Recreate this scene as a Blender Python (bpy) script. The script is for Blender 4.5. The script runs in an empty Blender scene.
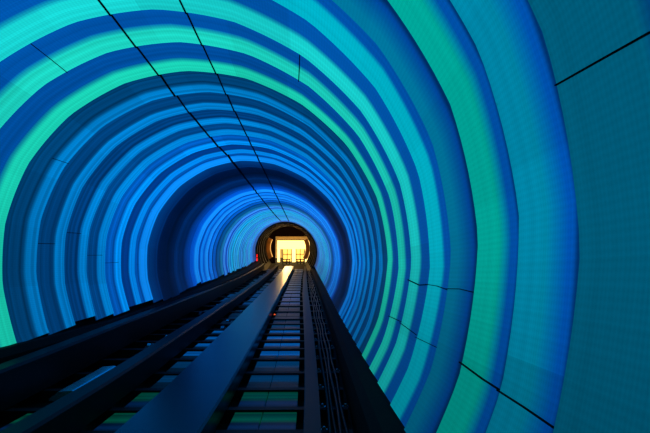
import bpy, bmesh, math, random
from mathutils import Vector, Matrix
rnd = random.Random(7)
SC = bpy.context.scene
COL = SC.collection
S = 3.0                                   # tunnel radius in metres

# ---------------------------------------------------------------- camera
YAW, PIT = -0.01416, -0.111
OX, OY, BX, BY = -0.62044, -0.05645, -0.0012, -0.00232
ZC = S * 0.70
cy, sy, cp, sp = math.cos(YAW), math.sin(YAW), math.cos(PIT), math.sin(PIT)
RM = Matrix(((cy, 0, sy), (0, 1, 0), (-sy, 0, cy))) @ Matrix(((1, 0, 0), (0, cp, -sp), (0, sp, cp)))
def w3(v): return Vector((v[0], v[2], -v[1]))
right, down, fwd = w3(RM[0]), w3(RM[1]), w3(RM[2])
cam = bpy.data.objects.new('camera', bpy.data.cameras.new('camera'))
COL.objects.link(cam)
m3 = Matrix((right, -down, -fwd)).transposed()
cam.matrix_world = Matrix.Translation((0, 0, ZC)) @ m3.to_4x4()
cam.data.sensor_width = 36.0
cam.data.lens = 36.0 * 550 / 650
cam.data.clip_start = 0.05
cam.data.clip_end = 400
SC.camera = cam
# ---------------------------------------------------------------- world, light, exposure
wd = bpy.data.worlds.new('world'); SC.world = wd; wd.use_nodes = True
wd.node_tree.nodes['Background'].inputs[0].default_value = (0.0005, 0.001, 0.003, 1)
wd.node_tree.nodes['Background'].inputs[1].default_value = 1.0
SC.view_settings.view_transform = 'Standard'
SC.view_settings.look = 'None'
SC.view_settings.exposure = 0.0
SC.view_settings.gamma = 1.0
SC.view_settings.use_curve_mapping = False

# ---------------------------------------------------------------- tunnel space -> world
ZT = 17.5                                  # beyond this the tunnel runs on straight
def axis(z):
    if z <= ZT: return OX + BX*z*z, OY + BY*z*z
    return OX + BX*ZT*ZT + 2*BX*ZT*(z-ZT), OY + BY*ZT*ZT + 2*BY*ZT*(z-ZT)
def T(x, y, z):
    ax, ay = axis(z)
    return Vector((S*(x+ax), S*z, ZC - S*(y+ay)))
def smooth_tab(tab, v):
    if v <= tab[0][0]: return tab[0][1]
    for (a, p), (b, q) in zip(tab, tab[1:]):
        if v <= b:
            return p + (q-p)*(v-a)/(b-a)
    return tab[-1][1]
LIFT = [(1.5, 0), (2.5, .022), (4, .068), (6, .105), (9, .135), (13, .152), (17.5, .16)]
SHIFT = [(1.5, 0), (2.5, -.010), (4, -.035), (6, -.075), (9, -.115), (13, -.105), (17.5, -.01)]
def TB(x, y, z):                           # track bed space: the bed climbs and drifts a little inside the tube
    k = min(1, max(0, (0.85 - x)/.3)) if x > .55 else 1
    return T(x + smooth_tab(SHIFT, z)*k, y - smooth_tab(LIFT, z), z)
HC = (-0.0261, 0.0056, 0.0080, -0.0173, 0.0064, 0.0013)
def prof(th):                              # th measured with y down
    return (1 + HC[0]*math.cos(2*th) + HC[1]*math.sin(2*th) + HC[2]*math.cos(3*th)
            + HC[3]*math.sin(3*th) + HC[4]*math.cos(4*th) + HC[5]*math.sin(4*th))

# ---------------------------------------------------------------- helpers
def lin(c):
    return tuple((v/255/12.92) if v/255 <= 0.04045 else ((v/255+0.055)/1.055)**2.4 for v in c) + (1.0,)
def material(name, col, rough=0.6, metal=0.0, noise=0.0, scale=6.0, emit=None, es=1.0, bump=0.0, spec=0.5):
    m = bpy.data.materials.new(name); m.use_nodes = True
    nt = m.node_tree; b = nt.nodes['Principled BSDF']
    b.inputs['Base Color'].default_value = lin(col)
    b.inputs['Roughness'].default_value = rough
    b.inputs['Metallic'].default_value = metal
    b.inputs['Specular IOR Level'].default_value = spec
    if noise or bump:
        tc = nt.nodes.new('ShaderNodeTexCoord'); n = nt.nodes.new('ShaderNodeTexNoise')
        n.inputs['Scale'].default_value = scale; n.inputs['Detail'].default_value = 5
        nt.links.new(tc.outputs['Object'], n.inputs['Vector'])
        if noise:
            r = nt.nodes.new('ShaderNodeValToRGB')
            c = lin(col)
            r.color_ramp.elements[0].position = 0.3; r.color_ramp.elements[1].position = 0.7
            r.color_ramp.elements[0].color = tuple(v*(1-noise) for v in c[:3]) + (1,)
            r.color_ramp.elements[1].color = tuple(min(1, v*(1+noise)) for v in c[:3]) + (1,)
            nt.links.new(n.outputs['Fac'], r.inputs['Fac']); nt.links.new(r.outputs['Color'], b.inputs['Base Color'])
        if bump:
            bp = nt.nodes.new('ShaderNodeBump'); bp.inputs['Strength'].default_value = bump
            bp.inputs['Distance'].default_value = 0.02
            nt.links.new(n.outputs['Fac'], bp.inputs['Height']); nt.links.new(bp.outputs['Normal'], b.inputs['Normal'])
    if emit:
        b.inputs['Emission Color'].default_value = lin(emit); b.inputs['Emission Strength'].default_value = es
    return m

def link(name, bm, mats, parent=None, smooth=False, uv=None):
    me = bpy.data.meshes.new(name); bmesh.ops.recalc_face_normals(bm, faces=bm.faces[:])
    bm.to_mesh(me); bm.free()
    for m in (mats if isinstance(mats, (list, tuple)) else [mats]): me.materials.append(m)
    if smooth:
        for p in me.polygons: p.use_smooth = True
    o = bpy.data.objects.new(name, me); COL.objects.link(o)
    if parent: o.parent = parent
    return o
def tag(o, label, cat, group=None, kind=None):
    if label: o['label'] = label
    if cat: o['category'] = cat
    if group: o['group'] = group
    if kind: o['kind'] = kind
    return o
def empty(name, label, cat, group=None, loc=(0, 0, 0)):
    o = bpy.data.objects.new(name, None); COL.objects.link(o); o.location = loc
    return tag(o, label, cat, group)

def sweep(bm, section, zs, close=True, F=None):
    """sweep a polygon section [(x,y)...] (tunnel space, may be callable of z) along the tunnel"""
    rings = []
    F = F or T
    for z in zs:
        sec = section(z) if callable(section) else section
        rings.append([bm.verts.new(F(x, y, z)) for x, y in sec])
    n = len(rings[0])
    for a, b in zip(rings, rings[1:]):
        for i in range(n):
            j = (i+1) % n
            bm.faces.new((a[i], a[j], b[j], b[i]))
    bm.faces.new(rings[0][::-1]); bm.faces.new(rings[-1])
def zlist(a, b, step=0.35):
    n = max(1, int(round((b-a)/step)))
    return [a + (b-a)*i/n for i in range(n+1)]
def rect(x0, x1, y0, y1, c=0.0):
    if c: return [(x0+c, y0), (x1-c, y0), (x1, y0+c), (x1, y1), (x0, y1), (x0, y0+c)]
    return [(x0, y0), (x1, y0), (x1, y1), (x0, y1)]
def wbox(bm, a, b):
    """axis-aligned box between world points a and b"""
    vs = [bm.verts.new((x, y, z)) for x in (a[0], b[0]) for y in (a[1], b[1]) for z in (a[2], b[2])]
    for f in ((0,1,3,2),(4,6,7,5),(0,4,5,1),(2,3,7,6),(0,2,6,4),(1,5,7,3)): bm.faces.new([vs[i] for i in f])
def tbox(bm, x0, x1, y0, y1, z0, z1):
    sweep(bm, rect(x0, x1, y0, y1), [z0, z1])
def tube(bm, pts, r, n=8):
    rings = []
    for i, p in enumerate(pts):
        d = (pts[min(i+1, len(pts)-1)] - pts[max(i-1, 0)]).normalized()
        u = d.orthogonal().normalized() if i == 0 else (u - d*u.dot(d)).normalized()
        v = d.cross(u)
        rings.append([bm.verts.new(p + r*(u*math.cos(2*math.pi*k/n) + v*math.sin(2*math.pi*k/n))) for k in range(n)])
    for a, b in zip(rings, rings[1:]):
        for k in range(n): bm.faces.new((a[k], a[(k+1) % n], b[(k+1) % n], b[k]))
    bm.faces.new(rings[0][::-1]); bm.faces.new(rings[-1])

# ---------------------------------------------------------------- materials
M = {
 'shell':   material('black_tunnel_lining', (6, 8, 12), 0.9, noise=0.3),
 'floor':   material('black_track_bed', (9, 10, 12), 0.8, spec=.15, noise=0.4, scale=9, bump=0.5),
 'beam':    material('smooth_running_beam', (22, 25, 30), 0.28, noise=0.25, scale=2.5, spec=0.2),
 'rail':    material('dark_rail_steel', (13, 15, 19), 0.5, 0.0, spec=.12, noise=0.3, scale=3),
 'black':   material('black_steel', (7, 8, 9), 0.6, noise=0.3, spec=.15),
 'ledge':   material('black_walkway', (6, 7, 8), 0.85, noise=0.4, scale=2, bump=0.3, spec=0.1),
 'cable':   material('black_cable_rubber', (6, 7, 8), 0.5, spec=.12),
 'clip':    material('bare_metal_clip', (190, 195, 205), 0.25, 0.9, noise=0.1),
 'seam':    material('black_seam_tape', (1, 1, 3), 0.9, spec=0.1),
 'brown':   material('dark_brown_rib', (34, 18, 9), 0.7, 0.0, noise=0.5, scale=3, spec=.2),
 'ochre':   material('ochre_side_panel', (190, 130, 60), 0.4, noise=0.4, scale=1.5),
 'cream':   material('cream_station_wall', (225, 205, 160), 0.5, noise=0.1, scale=2),
 'rust':    material('brown_station_floor', (16, 12, 9), 0.8, spec=.1, noise=0.3),
 'glow':    material('lit_ceiling_panel', (240, 230, 190), 0.5, emit=(255, 214, 112), es=3.2),
 'glow2':   material('lit_doorway', (240, 220, 170), 0.5, emit=(255, 198, 90), es=1.5),
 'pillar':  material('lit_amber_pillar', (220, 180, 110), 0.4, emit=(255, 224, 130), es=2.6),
 'red':     material('red_signal_glass', (180, 10, 8), 0.3, emit=(255, 30, 12), es=2.0),
 'orange':  material('orange_marker_glass', (200, 60, 20), 0.3, emit=(255, 90, 30), es=1.2),
}

def EDGE_SHADE(i):  # width of the recess shade painted along each ring's near edge
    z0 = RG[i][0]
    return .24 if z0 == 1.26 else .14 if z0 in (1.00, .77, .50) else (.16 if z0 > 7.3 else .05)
def ring_material(i, near, far, split, soft, stripe, level, fine=24.0):
    """backlit skin: colour bands along the tunnel, sections vary, light falloff round the arc painted in"""
    m = bpy.data.materials.new('lit_skin_%02d' % i); m.use_nodes = True
    nt = m.node_tree; N = nt.nodes; Lk = nt.links; b = N['Principled BSDF']
    b.inputs['Base Color'].default_value = (0.02, 0.03, 0.04, 1); b.inputs['Roughness'].default_value = 0.7
    b.inputs['Specular IOR Level'].default_value = 0.15
    uv = N.new('ShaderNodeUVMap'); uv.uv_map = 'UVMap'
    sep = N.new('ShaderNodeSeparateXYZ'); Lk.new(uv.outputs['UV'], sep.inputs[0])
    rp = N.new('ShaderNodeValToRGB'); e = rp.color_ramp.elements
    stops = []
    dark = tuple(v*0.35 for v in lin(near)[:3]) + (1,)  # near edge darkened: recess shade put into the colour
    edge_shade, z0 = EDGE_SHADE(i), RG[i][0]
    stops.append((0.0, dark)); stops.append((edge_shade*.6, dark)) ; stops.append((edge_shade, lin(near)))
    if 2.8 < z0 < 5.2:
        dk = tuple(v*.55 for v in lin(near)[:3]) + (1,)
        stops += [(.13, lin(near)), (.17, dk), (.22, lin(near)), (split-.20, lin(near)), (split-.13, dk)]
    if isinstance(split, (list, tuple)):        # explicit stops
        for p, c in split: stops.append((p, lin(c)))
    else:
        stops.append((max(edge_shade+.01, split-soft), lin(near))); stops.append((min(0.99, split+soft), lin(far)))
    stops.append((1.0, lin(far)))
    e[0].position, e[0].color = stops[0]; e[1].position, e[1].color = stops[-1]
    for p, c in stops[1:-1]:
        q = e.new(p); q.color = c
    Lk.new(sep.outputs['Y'], rp.inputs['Fac'])
    # fine rings
    sc = N.new('ShaderNodeMath'); sc.operation = 'MULTIPLY_ADD'; sc.inputs[1].default_value = fine; sc.inputs[2].default_value = i*7.3
    Lk.new(sep.outputs['Y'], sc.inputs[0])
    nz = N.new('ShaderNodeTexNoise'); nz.noise_dimensions = '1D'; nz.inputs['Scale'].default_value = 0.35; nz.inputs['Detail'].default_value = 3
    Lk.new(sc.outputs[0], nz.inputs['W'])
    mr = N.new('ShaderNodeMapRange'); mr.inputs['From Min'].default_value = 0.3; mr.inputs['From Max'].default_value = 0.7
    mr.inputs['To Min'].default_value = 1-stripe; mr.inputs['To Max'].default_value = 1+stripe*0.7
    Lk.new(nz.outputs['Fac'], mr.inputs['Value'])
    # woven mesh of the skin
    wv = N.new('ShaderNodeTexWave'); wv.wave_type = 'BANDS'; wv.bands_direction = 'Y'; wv.inputs['Scale'].default_value = 9
    Lk.new(uv.outputs['UV'], wv.inputs['Vector'])
    mw = N.new('ShaderNodeMapRange'); mw.inputs['To Min'].default_value = 0.90; mw.inputs['To Max'].default_value = 1.08
    wx = N.new('ShaderNodeTexWave'); wx.wave_type = 'BANDS'; wx.bands_direction = 'X'; wx.inputs['Scale'].default_value = 9
    wx.inputs['Distortion'].default_value = 1.5; wx.inputs['Detail Scale'].default_value = 3
    Lk.new(uv.outputs['UV'], wx.inputs['Vector'])
    wm = N.new('ShaderNodeMath'); wm.operation = 'MULTIPLY_ADD'; wm.inputs[1].default_value = .5
    wh = N.new('ShaderNodeMath'); wh.operation = 'MULTIPLY'; wh.inputs[1].default_value = .5
    Lk.new(wx.outputs['Fac'], wh.inputs[0]); Lk.new(wv.outputs['Fac'], wm.inputs[0]); Lk.new(wh.outputs[0], wm.inputs[2])
    Lk.new(wm.outputs[0], mw.inputs['Value'])
    # section levels with the painted light falloff round the arc
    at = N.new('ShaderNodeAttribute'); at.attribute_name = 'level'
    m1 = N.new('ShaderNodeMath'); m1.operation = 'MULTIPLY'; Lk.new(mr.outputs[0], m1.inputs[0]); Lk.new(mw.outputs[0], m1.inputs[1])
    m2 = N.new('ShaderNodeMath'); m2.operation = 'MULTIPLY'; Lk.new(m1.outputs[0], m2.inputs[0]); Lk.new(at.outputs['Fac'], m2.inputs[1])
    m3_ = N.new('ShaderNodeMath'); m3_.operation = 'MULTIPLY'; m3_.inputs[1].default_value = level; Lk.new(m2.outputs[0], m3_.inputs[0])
    Lk.new(rp.outputs['Color'], b.inputs['Emission Color']); Lk.new(m3_.outputs[0], b.inputs['Emission Strength'])
    return m

# ---------------------------------------------------------------- structure: outer shell and floor
bm = bmesh.new()
zs = zlist(-0.6, 17.5)
prev = None
for z in zs:
    rg = [bm.verts.new(T(1.10*math.cos(t)*prof(t), 1.10*math.sin(t)*prof(t), z)) for t in [2*math.pi*k/48 for k in range(48)]]
    rg2 = [bm.verts.new(T(1.16*math.cos(t)*prof(t), 1.16*math.sin(t)*prof(t), z)) for t in [2*math.pi*k/48 for k in range(48)]]
    if prev:
        for k in range(48):
            j = (k+1) % 48
            bm.faces.new((prev[0][k], prev[0][j], rg[j], rg[k])); bm.faces.new((prev[1][k], rg2[k], rg2[j], prev[1][j]))
    else:
        for k in range(48):
            j = (k+1) % 48; bm.faces.new((rg[k], rg[j], rg2[j], rg2[k]))
    prev = (rg, rg2)
tag(link('wall_tunnel', bm, M['shell'], smooth=True), None, None, kind='structure')
bm = bmesh.new(); sweep(bm, rect(-0.82, 0.79, 0.70, 0.78), zlist(-0.5, 17.5), F=TB)
tag(link('floor', bm, M['floor']), None, None, kind='structure')

# side walkways
def ltop(z):                               # the left kerb climbs a little against the track
    if z < 4: return 0.400
    if z < 9: return 0.400 - (z-4)/5*0.115
    return 0.285 - (z-9)/8.5*0.06
bm = bmesh.new(); sweep(bm, lambda z: [(-0.925, ltop(z)), (-0.84, ltop(z)), (-0.80, ltop(z)+0.03), (-0.80, 0.70), (-0.925, 0.70)], zlist(-0.5, 17.45))
tag(link('walkway_ledge', bm, M['ledge']), 'black raised ledge along the foot of the left wall rings', 'ledge')
bm = bmesh.new(); sweep(bm, [(0.80, 0.475), (0.885, 0.465), (0.885, 0.70), (0.775, 0.70), (0.775, 0.50)], zlist(-0.5, 17.45))
tag(link('walkway_ledge', bm, M['ledge']), 'black raised ledge along the foot of the right wall rings', 'ledge')

# ---------------------------------------------------------------- the light rings
#  (z0, z1, near colour, far colour, split, soft, stripe, level, label)
RG = []
def R_(z0, z1, n, f, sp_, so, st, lv, lab, near=0): RG.append((z0, z1, n, f, sp_, so, st, lv, lab))
g = 'lit panel rings lining the tunnel'
R_(-0.10, 0.20, (0,70,110), (0,90,120), .5, .2, .03, 1, 'dim teal panel ring around the viewpoint, outside the right edge of the view')
R_(0.20, 0.50, (0,80,120), (0,40,120), .5, .2, .03, 1, 'dim panel ring turning deep blue, cut by the right edge of the view')
R_(0.50, 0.77, (0,48,120), (0,92,122), .17, .12, .06, 1, 'broad dark petrol panel ring nearest on the right, with one slanting upper seam')
R_(0.77, 1.00, (0,84,182), (0,138,172), .36, .16, .05, 1, 'blue and sea blue panel ring second in from the right edge')
R_(1.00, 1.26, (0,80,170), (0,170,155), .36, .12, .05, 1, 'wide jade green panel ring with blue edge right of the thin dark gap')
R_(1.26, 1.515, (0,66,150), (0,116,155), .50, .24, .04, 1, 'dull sea blue panel ring just inside the thin dark gap')
R_(1.515, 1.79, (0,80,168), (0,178,200), .40, .07, .10, 1, 'wide cyan panel ring with royal blue edge beside the dull sea blue one')
R_(1.79, 2.14, (0,78,160), (22,198,196), .52, .07, .12, 1, 'outermost of the three mint rings that cross the top left corner')
R_(2.14, 2.46, (0,74,154), (26,200,182), .52, .09, .14, 1, 'middle one of the three mint rings, crossed by the short top left seam')
R_(2.46, 2.83, (0,70,146), (24,198,170), .60, .08, .16, 1, 'innermost and greenest of the mint rings, touching the left edge of view')
R_(2.83, 3.18, (0,62,112), (0,118,192), .64, .05, .26, 1, 'first all blue ring inside the mint ones, with broad dark slate blue band')
R_(3.18, 3.53, (0,62,120), (0,120,198), .62, .05, .26, 1, 'second all blue ring inside the mint ones')
R_(3.53, 3.88, (0,60,122), (0,124,204), .64, .05, .28, 1, 'third all blue ring inside the mint ones')
R_(3.88, 4.22, (0,70,138), (0,132,216), .60, .05, .28, 1, 'fourth all blue ring inside the mint ones')
R_(4.22, 4.57, (0,88,185), (0,140,240), .62, .05, .28, 1, 'brighter azure ring with a medium blue band, two rings before the last bright one')
R_(4.57, 4.93, (0,58,140), (0,132,232), .60, .05, .28, 1, 'ring of navy then azure, next to last before the dark zone')
R_(4.93, 5.30, (0,84,180), (10,138,245), .40, .06, .26, 1, 'last bright azure ring before the dark navy zone')
R_(5.30, 5.65, (0,50,112), (0,38,95), .5, .2, .25, 1, 'navy ring that opens the dark zone')
R_(5.65, 6.00, (0,16,55), (0,12,45), .5, .2, .3, 1, 'almost black ring, outer one of the darkest pair')
R_(6.00, 6.35, (0,10,38), (0,20,62), .5, .2, .3, 1, 'almost black ring, inner one of the darkest pair')
R_(6.35, 6.70, (0,36,92), (0,30,80), .5, .2, .3, 1, 'dark navy ring just inside the darkest pair')
R_(6.70, 7.05, (0,26,76), (0,50,130), .6, .2, .3, 1, 'dark navy ring turning blue, last of the dark zone')
R_(7.05, 7.40, (0,56,150), (0,84,205), .5, .1, .3, 1, 'royal blue ring right after the dark zone')
R_(7.40, 7.75, (0,100,225), (18,140,250), .3, .1, .3, 1, 'bright azure striped ring, second after the dark zone')
R_(7.75, 8.10, (0,70,180), (10,130,245), .5, .1, .35, 1, 'azure ring with dark outer stripe, third after the dark zone')
R_(8.10, 8.50, (0,86,210), (20,140,250), .4, .1, .35, 1, 'azure striped ring, fourth after the dark zone')
R_(8.50, 8.85, (0,70,175), (10,120,235), .5, .1, .35, 1, 'azure striped ring, fifth after the dark zone')
R_(8.85, 9.20, (0,64,150), (0,90,200), .5, .1, .35, 1, 'thin darker blue ring before the pale blue zone, outer of two')
R_(9.20, 9.60, (0,50,110), (0,80,150), .5, .1, .35, 1, 'thin darker blue ring before the pale blue zone, inner of two')
R_(9.60, 10.0, (0,60,110), (20,120,180), .5, .3, .3, 1, 'teal grey ring that opens the pale blue zone')
z = 10.0
while z < 15.35:
    k = len(RG)
    c0 = (4+rnd.randint(-4,8), 92+rnd.randint(-35,20), 178+rnd.randint(-40,25)); c1 = (28+rnd.randint(-20,25), 158+rnd.randint(-25,22), 232)
    R_(z, z+0.357, c0, c1, rnd.uniform(.35, .65), .08, .5, 1, 'thin ice blue striped ring of the pale zone far down the tunnel'); z += 0.357
while z < 16.3:
    R_(z, z+0.317, (0,86,190), (20,140,238), .5, .15, .35, 1, 'thin strong blue ring just outside the dark ring of the amber portal'); z += 0.317
while z < 17.3:
    R_(z, min(17.47, z+0.38), (0,50,120), (10,90,170), .5, .15, .3, 1, 'thin dusky blue ring next to the amber portal'); z += 0.38

NSEG = 96
def interp(tab, v):
    if v <= tab[0][0]: return tab[0][1]
    for (a, p), (b, q) in zip(tab, tab[1:]):
        if v <= b: return p + (q-p)*(v-a)/(b-a)
    return tab[-1][1]
LEFT_Y = [(0, .42), (2.83, .405), (3.5, .380), (5.5, .343), (6.2, .35), (7.4, .28), (8.9, .257), (11.5, .222), (17.5, .205)]
RIGHT_Y = [(0, .455), (6, .45), (10, .42), (17.5, .385)]
ARC_FALLOFF = [(-30, .50), (-15, .58), (0, .82), (20, .90), (45, 1.02), (70, 1.05), (90, 1.10), (120, 1.18), (150, 1.10), (180, .88), (206, .82)]  # light falloff round the arc painted into the emission, brightest upper left
class Ring: pass
rings = []
for i, (z0, z1, *_r) in enumerate(RG):
    r = Ring(); r.z0, r.z1 = z0, z1
    r.off = rnd.uniform(-3, 3) + (2.0 if i % 2 else 0)
    r.blend = 0.38
    r.noise = [rnd.uniform(-.09, .09) for _ in range(40)]
    rings.append(r)
FS = 18.5
def radius(r, a, t):
    """lining radius at angle a (degrees, y up), t 0 near edge .. 1 far edge"""
    th = -math.radians(a)
    ph = ((a - r.off) % FS) - FS/2
    poly = math.cos(math.radians(FS/2)) / math.cos(math.radians(ph)) * 1.006
    p = poly*r.blend + (1-r.blend)
    return prof(th)*p*(1.012 - 0.010*t)
def P(r, a, t, dr=0.0):
    rad = radius(r, a, t) + dr
    th = -math.radians(a); z = r.z0 + (r.z1-r.z0)*t
    return T(rad*math.cos(th), rad*math.sin(th), z)
def arc_angles(r, i):
    zc = (r.z0+r.z1)/2
    aR = -math.degrees(math.asin(min(.99, (interp(RIGHT_Y, zc)+0.012)/radius(r, -27, .5))))
    yl = interp(LEFT_Y, zc) + (rnd.uniform(-.022, .012))
    aL = 180 + math.degrees(math.asin(yl/radius(r, 203, .5)))
    return aR, aL
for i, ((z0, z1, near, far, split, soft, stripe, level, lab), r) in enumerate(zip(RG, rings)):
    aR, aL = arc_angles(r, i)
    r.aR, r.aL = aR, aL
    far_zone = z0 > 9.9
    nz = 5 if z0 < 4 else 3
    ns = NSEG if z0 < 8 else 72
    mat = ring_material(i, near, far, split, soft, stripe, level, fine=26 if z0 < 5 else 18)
    bm = bmesh.new()
    uvl = bm.loops.layers.uv.new('UVMap')
    th = 0.012
    grid = []; back = []
    angs = [aR + (aL-aR)*k/ns for k in range(ns+1)]
    slant = rnd.uniform(.3, 1.0)
    for k, a in enumerate(angs):
        colr, colb = [], []
        for q in range(nz+1):
            t = q/nz
            aa = a
            if k == ns: aa = a + slant*(0.5-t)*1.6*(1 if z0 < 8 else .6)    # the hanging end is cut aslant
            colr.append(bm.verts.new(P(r, aa, t))); colb.append(bm.verts.new(P(r, aa, t, th)))
        grid.append(colr); back.append(colb)
    info = {}
    def face(vs, uvs, mi):
        f = bm.faces.new(vs); f.material_index = mi
        for l, (u_, v_) in zip(f.loops, uvs): l[uvl].uv = (u_, v_)
        return f
    for k in range(ns):
        for q in range(nz):
            u0, u1, v0, v1 = angs[k]/20, angs[k+1]/20, q/nz, (q+1)/nz
            face((grid[k][q], grid[k+1][q], grid[k+1][q+1], grid[k][q+1]), ((u0,v0),(u1,v0),(u1,v1),(u0,v1)), 0)
            face((back[k][q], back[k][q+1], back[k+1][q+1], back[k+1][q]), ((u0,v0),(u0,v1),(u1,v1),(u1,v0)), 1)
        face((grid[k][0], back[k][0], back[k+1][0], grid[k+1][0]), ((0,0),)*4, 1)
        face((grid[k][nz], grid[k+1][nz], back[k+1][nz], back[k][nz]), ((0,1),)*4, 1)
    for q in range(nz):
        face((grid[0][q], grid[0][q+1], back[0][q+1], back[0][q]), ((0,0),)*4, 1)
        face((grid[ns][q], back[ns][q], back[ns][q+1], grid[ns][q+1]), ((0,0),)*4, 1)
    me = bpy.data.meshes.new('light_ring'); bm.to_mesh(me); bm.free()
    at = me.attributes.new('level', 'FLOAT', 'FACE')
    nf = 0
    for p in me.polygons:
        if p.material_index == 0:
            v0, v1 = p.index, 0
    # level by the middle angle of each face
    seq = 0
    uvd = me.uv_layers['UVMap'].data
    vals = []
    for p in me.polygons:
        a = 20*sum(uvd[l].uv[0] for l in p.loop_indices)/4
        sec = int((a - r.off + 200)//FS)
        vals.append(max(.05, interp(ARC_FALLOFF, a)*(1 + r.noise[sec % 40])))
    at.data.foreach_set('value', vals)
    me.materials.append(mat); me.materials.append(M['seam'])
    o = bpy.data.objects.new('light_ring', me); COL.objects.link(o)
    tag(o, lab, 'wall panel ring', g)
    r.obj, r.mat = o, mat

# seams on the rings (thin dark joints, each a part of its ring)
def seam(r, pts, w, name='panel_seam'):
    """pts: [(angle, t)] on the ring; w width in tunnel units"""
    bm = bmesh.new()
    ps = [P(r, a, t, -0.004) for a, t in pts]
    qs = []
    zc = (r.z0+r.z1)/2
    c = T(0, 0, zc)
    L, Rr = [], []
    for k, p in enumerate(ps):
        d = (ps[min(k+1, len(ps)-1)] - ps[max(k-1, 0)]).normalized()
        n = (Vector((c.x, p.y, c.z)) - p).normalized()
        s = d.cross(n).normalized()*w*S/2
        L.append((bm.verts.new(p-s), bm.verts.new(p+s), bm.verts.new(p+s+n*.012), bm.verts.new(p-s+n*.012)))
    for a, b in zip(L, L[1:]):
        for k in range(4): bm.faces.new((a[k], a[(k+1) % 4], b[(k+1) % 4], b[k]))
    bm.faces.new(L[0][::-1]); bm.faces.new(L[-1])
    return link(name, bm, M['seam'], r.obj)
for i, r in enumerate(rings):
    z = (r.z0+r.z1)/2
    if 1.2 < z < 16.5:
        a0, a1 = interp([(0, 102.4), (2.8, 102.0), (4.4, 101.2), (5, 99.6), (17, 98)], r.z0), interp([(0, 102.4), (2.8, 102.0), (4.4, 101.2), (5, 99.6), (17, 98)], r.z1)
        j = rnd.uniform(-.35, .35) if z > 2.8 else 0
        w = interp([(1.2, .006), (2.8, .009), (4.5, .017), (7, .018), (12, .022), (17, .024)], z)*rnd.uniform(.75, 1.2)
        seam(r, [(a0+j, 0), ((a0+a1)/2, .5), (a1-j*.6, 1)], w)
        w = interp([(1.2, .006), (2.8, .008), (4.5, .011), (7, .015), (12, .02), (17, .022)], z)*rnd.uniform(.75, 1.15)
        seam(r, [(84.8+j*.5, 0), (84.8, .5), (84.7-j*.5, 1)], w)
def at_z(z):
    for r in rings:
        if r.z0 <= z < r.z1: return r
def short(z, pts, w): seam(at_z(z), pts, w)
short(.6, [(11.7, .2), (12.1, .5), (12.7, .97)], 0.0020)
short(.9, [(-15.6, 0.02), (-15.4, .5), (-15.3, 1)], 0.0025)
short(1.1, [(-15.3, 0), (-15.2, .4), (-14.8, 1)], 0.0030)
short(1.6, [(-14.8, 0), (-15.1, 1)], 0.0015)
short(2.0, [(-14.8, .1), (-14.2, 1)], 0.0015)
short(2.3, [(-14.0, 0), (-14.2, 1)], 0.0025)
short(1.4, [(-5.5, 0), (-5.2, .5), (-5.4, 1)], 0.0020)
short(1.65, [(-5.6, 0), (-5.1, .5), (-5.0, 1)], 0.0022)
short(1.9, [(-5.0, 0), (-5.3, .4), (-4.4, 1)], 0.0035)
short(2.3, [(56.4, 0), (56.6, .5), (56.9, 1)], 0.0030)
short(2.3, [(121.3, 0), (121.1, .5), (121, 1)], 0.0025)
short(3.3, [(173, .05), (172.6, .6)], 0.0033)
short(3.7, [(168, .05), (167.6, .6)], 0.0033)
short(4.0, [(176, .05), (175.6, .8)], 0.0028)
short(4.4, [(179, .05), (178.6, .8)], 0.0028)
short(3.0, [(145, .5), (144.5, 1)], 0.0022)

# ---------------------------------------------------------------- track bed
# black crossbars across the whole bed
zb = []
z = 1.02
while z < 17.2:
    zb.append(z); z += 0.345 + rnd.uniform(-.07, .07)
    if z > 6: z += 0.35
xb0, xb1 = -0.78, 0.76
for k, z in enumerate(zb):
    bm = bmesh.new(); w = .05 if z < 6 else .09
    ym = .646
    sec = rect(xb0, xb1, ym, .70)
    sweep(bm, sec, [z, z+w], F=TB)
    tag(link('crossbar', bm, M['black']), 'black crossbar lying under the running beams across the track bed', 'crossbar', 'black crossbars across the track bed')
# floor strips: ring light falling on the bed, painted as dim emission
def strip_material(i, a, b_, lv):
    m = bpy.data.materials.new('painted_light_floor_%02d' % i); m.use_nodes = True
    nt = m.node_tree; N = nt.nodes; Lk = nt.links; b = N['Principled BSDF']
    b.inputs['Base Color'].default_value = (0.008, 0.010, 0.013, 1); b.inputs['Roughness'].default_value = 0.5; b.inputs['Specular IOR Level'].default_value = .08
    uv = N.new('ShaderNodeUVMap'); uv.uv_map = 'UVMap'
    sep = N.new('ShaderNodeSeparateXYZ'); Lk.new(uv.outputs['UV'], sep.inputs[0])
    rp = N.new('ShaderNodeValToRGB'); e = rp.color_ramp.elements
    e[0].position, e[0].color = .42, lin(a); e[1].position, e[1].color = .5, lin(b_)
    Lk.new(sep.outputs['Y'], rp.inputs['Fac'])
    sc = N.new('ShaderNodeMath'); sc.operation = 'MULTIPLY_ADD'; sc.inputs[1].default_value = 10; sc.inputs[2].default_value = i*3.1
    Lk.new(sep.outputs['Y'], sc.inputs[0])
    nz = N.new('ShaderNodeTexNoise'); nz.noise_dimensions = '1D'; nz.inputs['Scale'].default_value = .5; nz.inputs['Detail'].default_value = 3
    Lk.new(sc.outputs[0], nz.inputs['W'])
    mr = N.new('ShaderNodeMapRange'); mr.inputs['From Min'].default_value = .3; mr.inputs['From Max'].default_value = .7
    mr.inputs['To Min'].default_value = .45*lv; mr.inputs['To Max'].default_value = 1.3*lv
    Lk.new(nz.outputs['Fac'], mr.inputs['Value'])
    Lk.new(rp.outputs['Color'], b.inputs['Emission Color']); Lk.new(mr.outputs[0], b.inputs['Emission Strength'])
    return m
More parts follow.
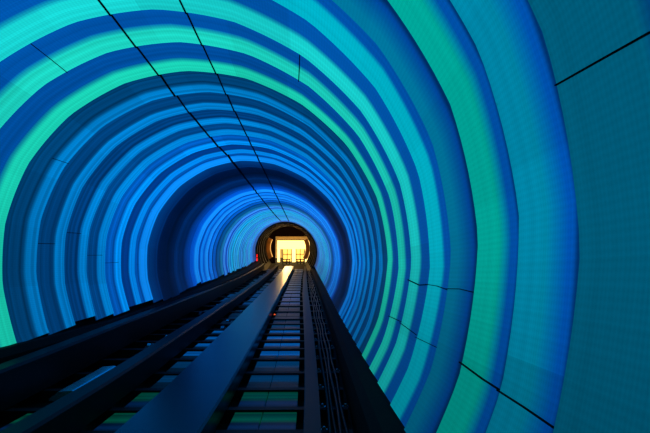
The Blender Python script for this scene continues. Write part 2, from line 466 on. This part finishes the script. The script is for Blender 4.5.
def strip(x0, x1, z0, z1, mat, lab, grp, y=.655):
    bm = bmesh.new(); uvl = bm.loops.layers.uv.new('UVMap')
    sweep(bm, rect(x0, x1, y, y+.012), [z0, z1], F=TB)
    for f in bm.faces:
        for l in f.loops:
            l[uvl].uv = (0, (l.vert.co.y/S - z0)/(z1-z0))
    o = link('painted_light_strip', bm, mat); return tag(o, lab, 'light strip', grp)
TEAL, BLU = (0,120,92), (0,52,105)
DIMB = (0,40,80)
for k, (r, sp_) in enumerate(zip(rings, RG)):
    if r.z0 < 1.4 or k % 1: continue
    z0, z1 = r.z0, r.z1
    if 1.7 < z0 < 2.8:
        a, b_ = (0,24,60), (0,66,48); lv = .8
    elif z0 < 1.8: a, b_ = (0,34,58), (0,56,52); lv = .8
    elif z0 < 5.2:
        a, b_ = (0,20,38), ((0,84,165) if 3.4 < z0 < 4.6 else (0,50,92)); lv = .75  # bluer stretch: thin floor glints painted into the strip colour
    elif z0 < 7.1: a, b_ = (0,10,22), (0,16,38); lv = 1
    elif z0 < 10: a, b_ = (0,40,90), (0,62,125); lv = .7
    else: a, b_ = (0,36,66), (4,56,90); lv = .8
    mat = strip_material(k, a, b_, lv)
    u0, u1 = z0+.0, z1-.02
    # keep clear of the crossbars
    segs = [(u0, u1)]
    for z in zb:
        w = .05 if z < 6 else .09
        ns_ = []
        for p, q in segs:
            if z+w <= p or z >= q: ns_.append((p, q))
            else:
                if z-p > .03: ns_.append((p, z-.004))
                if q-z-w > .03: ns_.append((z+w+.004, q))
        segs = ns_
    zone = 'green and blue' if z0 < 2.8 else 'blue'
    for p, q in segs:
        strip(.29, .405, p, q, mat, 'dim %s painted-light floor strip between wide running beam and middle joint' % zone, 'painted-light floor strips in the right track')
        strip(.41, .55, p, q, mat, 'dim %s painted-light floor strip between the middle joint and the thin rail' % zone, 'painted-light floor strips in the right track')
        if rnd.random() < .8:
            strip(-.22+rnd.uniform(0, .03), -.05-rnd.uniform(.0, .04), p, q, mat, 'dim %s painted-light floor strip in the gap left of the wide running beam' % zone, 'painted-light floor strips left of the wide beam')
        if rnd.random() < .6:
            strip(-.60+rnd.uniform(0, .08), -.36-rnd.uniform(.0, .06), p, q, mat, 'dim %s painted-light floor strip in the far left track' % zone, 'painted-light floor strips in the left track')

# running beams and rails
bm = bmesh.new(); sweep(bm, rect(-0.02, 0.255, .555, .64, .008), zlist(.25, 17.48), F=TB)
beam = tag(link('running_beam', bm, M['beam']), 'broad smooth grey running beam sweeping up the middle of the view to the amber portal', 'track beam')
bm = bmesh.new(); sweep(bm, [(.585, .565), (.64, .565), (.64, .578), (.622, .585), (.622, .628), (.645, .64), (.58, .64), (.603, .628), (.603, .585), (.585, .578)], zlist(.25, 17.48), F=TB)
tag(link('running_rail', bm, M['rail']), 'thin dark rail right of the painted-light floor strips, between them and the cables', 'rail')
bm = bmesh.new(); sweep(bm, rect(-.335, -.245, .525, .64, .01), zlist(.25, 17.48), F=TB)
tag(link('running_rail', bm, M['rail']), 'dark blue-grey rail second from the left, bordering the far left track', 'rail')
bm = bmesh.new(); sweep(bm, rect(-.775, -.68, .47, .64, .012), zlist(.25, 17.48), F=TB)
tag(link('running_rail', bm, M['rail']), 'leftmost dark rail, running just below the left ledge', 'rail')

# cables in the trough to the right of the thin rail
for k, (x, y, r_) in enumerate([(.675, .632, .0075), (.694, .632, .006), (.713, .631, .008), (.734, .632, .0065)]):
    bm = bmesh.new(); pts = []
    for z in zlist(.3, 17.4, .12):
        pts.append(TB(x + .003*math.sin(z*(3+k)+k), y - .001 + .0, z))
    tube(bm, pts, r_*S, 8)
    tag(link('cable', bm, M['cable'], smooth=True), 'black cable in the trough between thin rail and right ledge, %s' % ['nearest the rail', 'second from the rail', 'thickest, second from the ledge', 'nearest the ledge'][k], 'cable', 'cables in the right trough')
# cable clamps: little arched metal saddles that catch the light
def clamp_mesh():
    bm = bmesh.new()
    prof_ = [(-.045, 0), (-.045, .006), (-.026, .006), (-.023, .018), (-.016, .029), (-.006, .035), (.006, .035), (.016, .029), (.023, .018), (.026, .006), (.045, .006), (.045, 0)]
    a = [bm.verts.new((x, -.02, z)) for x, z in prof_]; b = [bm.verts.new((x, .02, z)) for x, z in prof_]
    n = len(a)
    for i in range(n): bm.faces.new((a[i], a[(i+1) % n], b[(i+1) % n], b[i]))
    bm.faces.new(a[::-1]); bm.faces.new(b)
    bmesh.ops.recalc_face_normals(bm, faces=bm.faces[:])
    me = bpy.data.meshes.new('cable_clamp'); bm.to_mesh(me); bm.free(); me.materials.append(M['clip']); return me
cm = clamp_mesh()
for k, z in enumerate(zb[2:34]):
    for x in (.655, .752):
        if x > .7 and k % 2: continue
        o = bpy.data.objects.new('cable_clamp', cm); COL.objects.link(o)
        o.location = TB(x, .64, z+.025)
        o.rotation_euler = (math.atan(-2*BY*z), 0, rnd.uniform(-.3, .3))
        tag(o, 'small metal saddle clamp in the cable trough ' + ('beside the thin rail' if x < .7 else 'against the right ledge'), 'clamp', 'clamps in the cable trough')
# bright fixings on the left tracks (the little glints)
for k, (x, z) in enumerate([(-.50, 3.95), (-.47, 4.35), (-.52, 6.05), (-.48, 7.0), (-.12, 4.9), (-.14, 5.4), (-.10, 6.2)]):
    o = bpy.data.objects.new('metal_bracket', cm); COL.objects.link(o)
    o.location = TB(x, .64, z); o.scale = (2.2, 2.2, 2.2); o.rotation_euler = (math.atan(-2*BY*z), 0, 1.2)
    o['label'] = 'small shiny metal bracket glinting ' + ('on the far left track bed' if x < -.3 else 'in the gap left of the wide running beam')
    tag(o, None, 'bracket', 'glinting brackets on the track bed')
bm = bmesh.new()
sweep(bm, [(-.56, .63), (-.52, .60), (-.46, .596), (-.40, .612), (-.40, .64), (-.56, .64)], [2.55, 2.7, 2.95, 3.1], F=TB)
tag(link('cover_plate', bm, M['clip']), 'bent shiny cover plate catching cyan light on the far left track bed', 'plate')
# small orange marker lamp between the rails
mk = empty('marker_lamp', 'tiny orange marker lamp on the floor between wide beam and thin rail', 'lamp', loc=TB(.285, .64, 5.9))
bm = bmesh.new(); wbox(bm, (-.035, -.05, 0), (.035, .05, .03)); link('base', bm, M['black'], mk)
bm = bmesh.new(); bmesh.ops.create_uvsphere(bm, u_segments=12, v_segments=8, radius=.028, matrix=Matrix.Translation((0, 0, .045)) @ Matrix.Diagonal((1, 1.2, .8, 1)))
link('lens', bm, M['orange'], mk, smooth=True)

# ---------------------------------------------------------------- amber portal and station
def annulus(name, z0, z1, ri, ro, mat, parent=None, a0=0, a1=360, n=64, lab=None, cat=None, grp=None):
    bm = bmesh.new(); full = (a1-a0) >= 360
    cols = []
    for k in range(n + (0 if full else 1)):
        t = -math.radians(a0 + (a1-a0)*k/n); p = prof(t)
        cols.append([bm.verts.new(T(rr*p*math.cos(t), rr*p*math.sin(t), zz)) for rr, zz in ((ri, z0), (ro, z0), (ro, z1), (ri, z1))])
    m = len(cols)
    for k in range(m if full else m-1):
        a, b = cols[k], cols[(k+1) % m]
        for q in range(4): bm.faces.new((a[q], b[q], b[(q+1) % 4], a[(q+1) % 4]))
    if not full: bm.faces.new(cols[0]); bm.faces.new(cols[-1][::-1])
    o = link(name, bm, mat, parent)
    if lab: tag(o, lab, cat, grp)
    return o
o = annulus('wall_portal', 17.5, 24.0, 1.0, 1.10, M['brown']); tag(o, None, None, kind='structure')
# ribs of the dark approach
for k, (z, ri) in enumerate([(17.6, .955), (18.6, .95), (19.7, .94), (20.8, .93), (22.0, .92)]):
    annulus('portal_rib', z, z+.22, ri, .995, M['brown'], a0=-32, a1=212, lab=['outermost dark brown arch rib framing the amber portal', 'second brown arch rib inside the amber portal', 'third brown arch rib inside the amber portal', 'fourth brown arch rib inside the amber portal', 'innermost brown arch rib beside the station opening'][k], cat='arch rib', grp='brown arch ribs of the portal')
for a0, a1, sd in ((-30, 28, 'right'), (150, 208, 'left')):
    annulus('side_panel', 22.4, 23.2, .74, .90, M['ochre'], a0=a0, a1=a1, n=20, lab='curved ochre panel catching amber light on the %s side of the portal' % sd, cat='wall panel')
bm = bmesh.new(); sweep(bm, rect(-.86, .90, .66, .74), zlist(17.5, 30)); tag(link('floor_station', bm, M['rust']), None, None, kind='structure')
ZE = 24.0
# end wall with the rectangular station opening
bm = bmesh.new()
XL, XR, YT = -.56, .94, -.50
def ew(x0, x1, y0, y1): sweep(bm, rect(x0, x1, y0, y1), [ZE, ZE+.3])
ew(-1.1, XL, -1.1, .9); ew(XR, 1.15, -1.1, .9); ew(XL, XR, -1.1, YT)
tag(link('wall_station_front', bm, M['brown']), None, None, kind='structure')
# hall behind
bm = bmesh.new(); sweep(bm, rect(-.9, 1.1, -.75, .7), [29.0, 29.2]); tag(link('wall_station_back', bm, M['cream']), None, None, kind='structure')
for x0, nm in ((-.92, 'left'), (1.0, 'right')):
    bm = bmesh.new(); sweep(bm, rect(x0, x0+.1, -.75, .7), [24.3, 29]); tag(link('wall_station_' + nm, bm, M['cream']), None, None, kind='structure')
bm = bmesh.new(); sweep(bm, rect(-.9, 1.1, -.85, -.75), [24.3, 29.2]); tag(link('ceiling_station', bm, M['cream']), None, None, kind='structure')
# luminous lintel over the doors
t = empty('light_box', 'wide glowing yellow light box across the top of the station opening', 'light', loc=T(.2, -.15, 24.6))
def pt(name, x0, x1, y0, y1, z0, z1, mat, parent):
    bm = bmesh.new(); sweep(bm, rect(x0, x1, y0, y1), [z0, z1])
    o = link(name, bm, mat); o.parent = parent; o.matrix_parent_inverse = Matrix.Translation(-parent.location); return o
pt('lit_panel', -.50, .90, -.32, .06, 24.62, 24.68, M['glow'], t)
pt('frame', -.52, .92, -.35, -.32, 24.6, 24.72, M['brown'], t)
# lit doorways and pillars
for k, (x0, x1, lab) in enumerate([(-.24, .12, 'left glowing glass doorway at the end of the wide beam'), (.36, .70, 'right glowing glass doorway at the end of the thin rail')]):
    t = empty('glass_doorway', lab, 'doorway', 'station doorways', loc=T((x0+x1)/2, .66, 25.2))
    pt('glass_panel', x0, x1, .07, .64, 25.2, 25.26, M['glow2'], t)
    for xx in (x0-.03, (x0+x1)/2-.012, x1): pt('mullion', xx, xx+.028, .07, .66, 25.12, 25.2, M['brown'], t)
    pt('rail', x0-.02, x1+.02, .30, .33, 25.10, 25.16, M['brown'], t)
for x0, x1, lab in [(-.50, -.38, 'bright amber pillar at the left side of the station opening'), (.16, .32, 'bright amber pillar between the two station doorways'), (.75, .86, 'bright amber pillar at the right side of the station opening')]:
    bm = bmesh.new(); c = (x0+x1)/2
    tube(bm, [T(c, .66, 24.9), T(c, .60, 24.9), T(c, .2, 24.9), T(c, .06, 24.9)], (x1-x0)/2*S, 16)
    tag(link('pillar', bm, M['pillar'], smooth=True), lab, 'pillar', 'lit pillars of the station')
# track end barriers
for x, lab in ((-.08, 'low black barrier in front of the left glowing doorway'), (.52, 'low black barrier in front of the right glowing doorway')):
    t = empty('track_barrier', lab, 'barrier', 'barriers at the track ends', loc=T(x, .66, 23.2))
    for dx in (-.15, .0, .13): pt('post', x+dx, x+dx+.03, .44, .66, 23.2, 23.26, M['black'], t)
    for y in (.44, .54): pt('crosspiece', x-.17, x+.18, y, y+.035, 23.14, 23.2, M['black'], t)
# red signal lamp low on the left of the portal
t = empty('signal_lamp', 'small red signal lamp low on the left side of the amber portal', 'lamp', loc=T(-.90, .20, 17.35))
pt('housing', -.935, -.885, -.02, .27, 17.36, 17.42, M['black'], t)
for y0 in (.02, .14): pt('lens', -.925, -.895, y0, y0+.09, 17.34, 17.36, M['red'], t)
# lamps of the station, with an added fill in the portal
def area(name, loc, size, power, col, rot):
    l = bpy.data.lights.new(name, 'AREA'); l.energy = power; l.color = col; l.size = size
    o = bpy.data.objects.new(name, l); COL.objects.link(o); o.location = loc; o.rotation_euler = rot
area('hall_light', T(.1, -.70, 26.8), 3.0, 700, (1, .72, .35), (0, 0, 0))
area('approach_light', T(0.0, -.45, 23.3), 1.0, 110, (1, .55, .2), (math.radians(-80), 0, 0))

def point(name, loc, power, col, size):
    l = bpy.data.lights.new(name, 'POINT'); l.energy = power; l.color = col; l.shadow_soft_size = size
    o = bpy.data.objects.new(name, l); COL.objects.link(o); o.location = loc
point('portal_fill', T(-.1, -.2, 22.1), 170, (1, .58, .2), .3)  # unseen fill added to brighten the ochre side panels
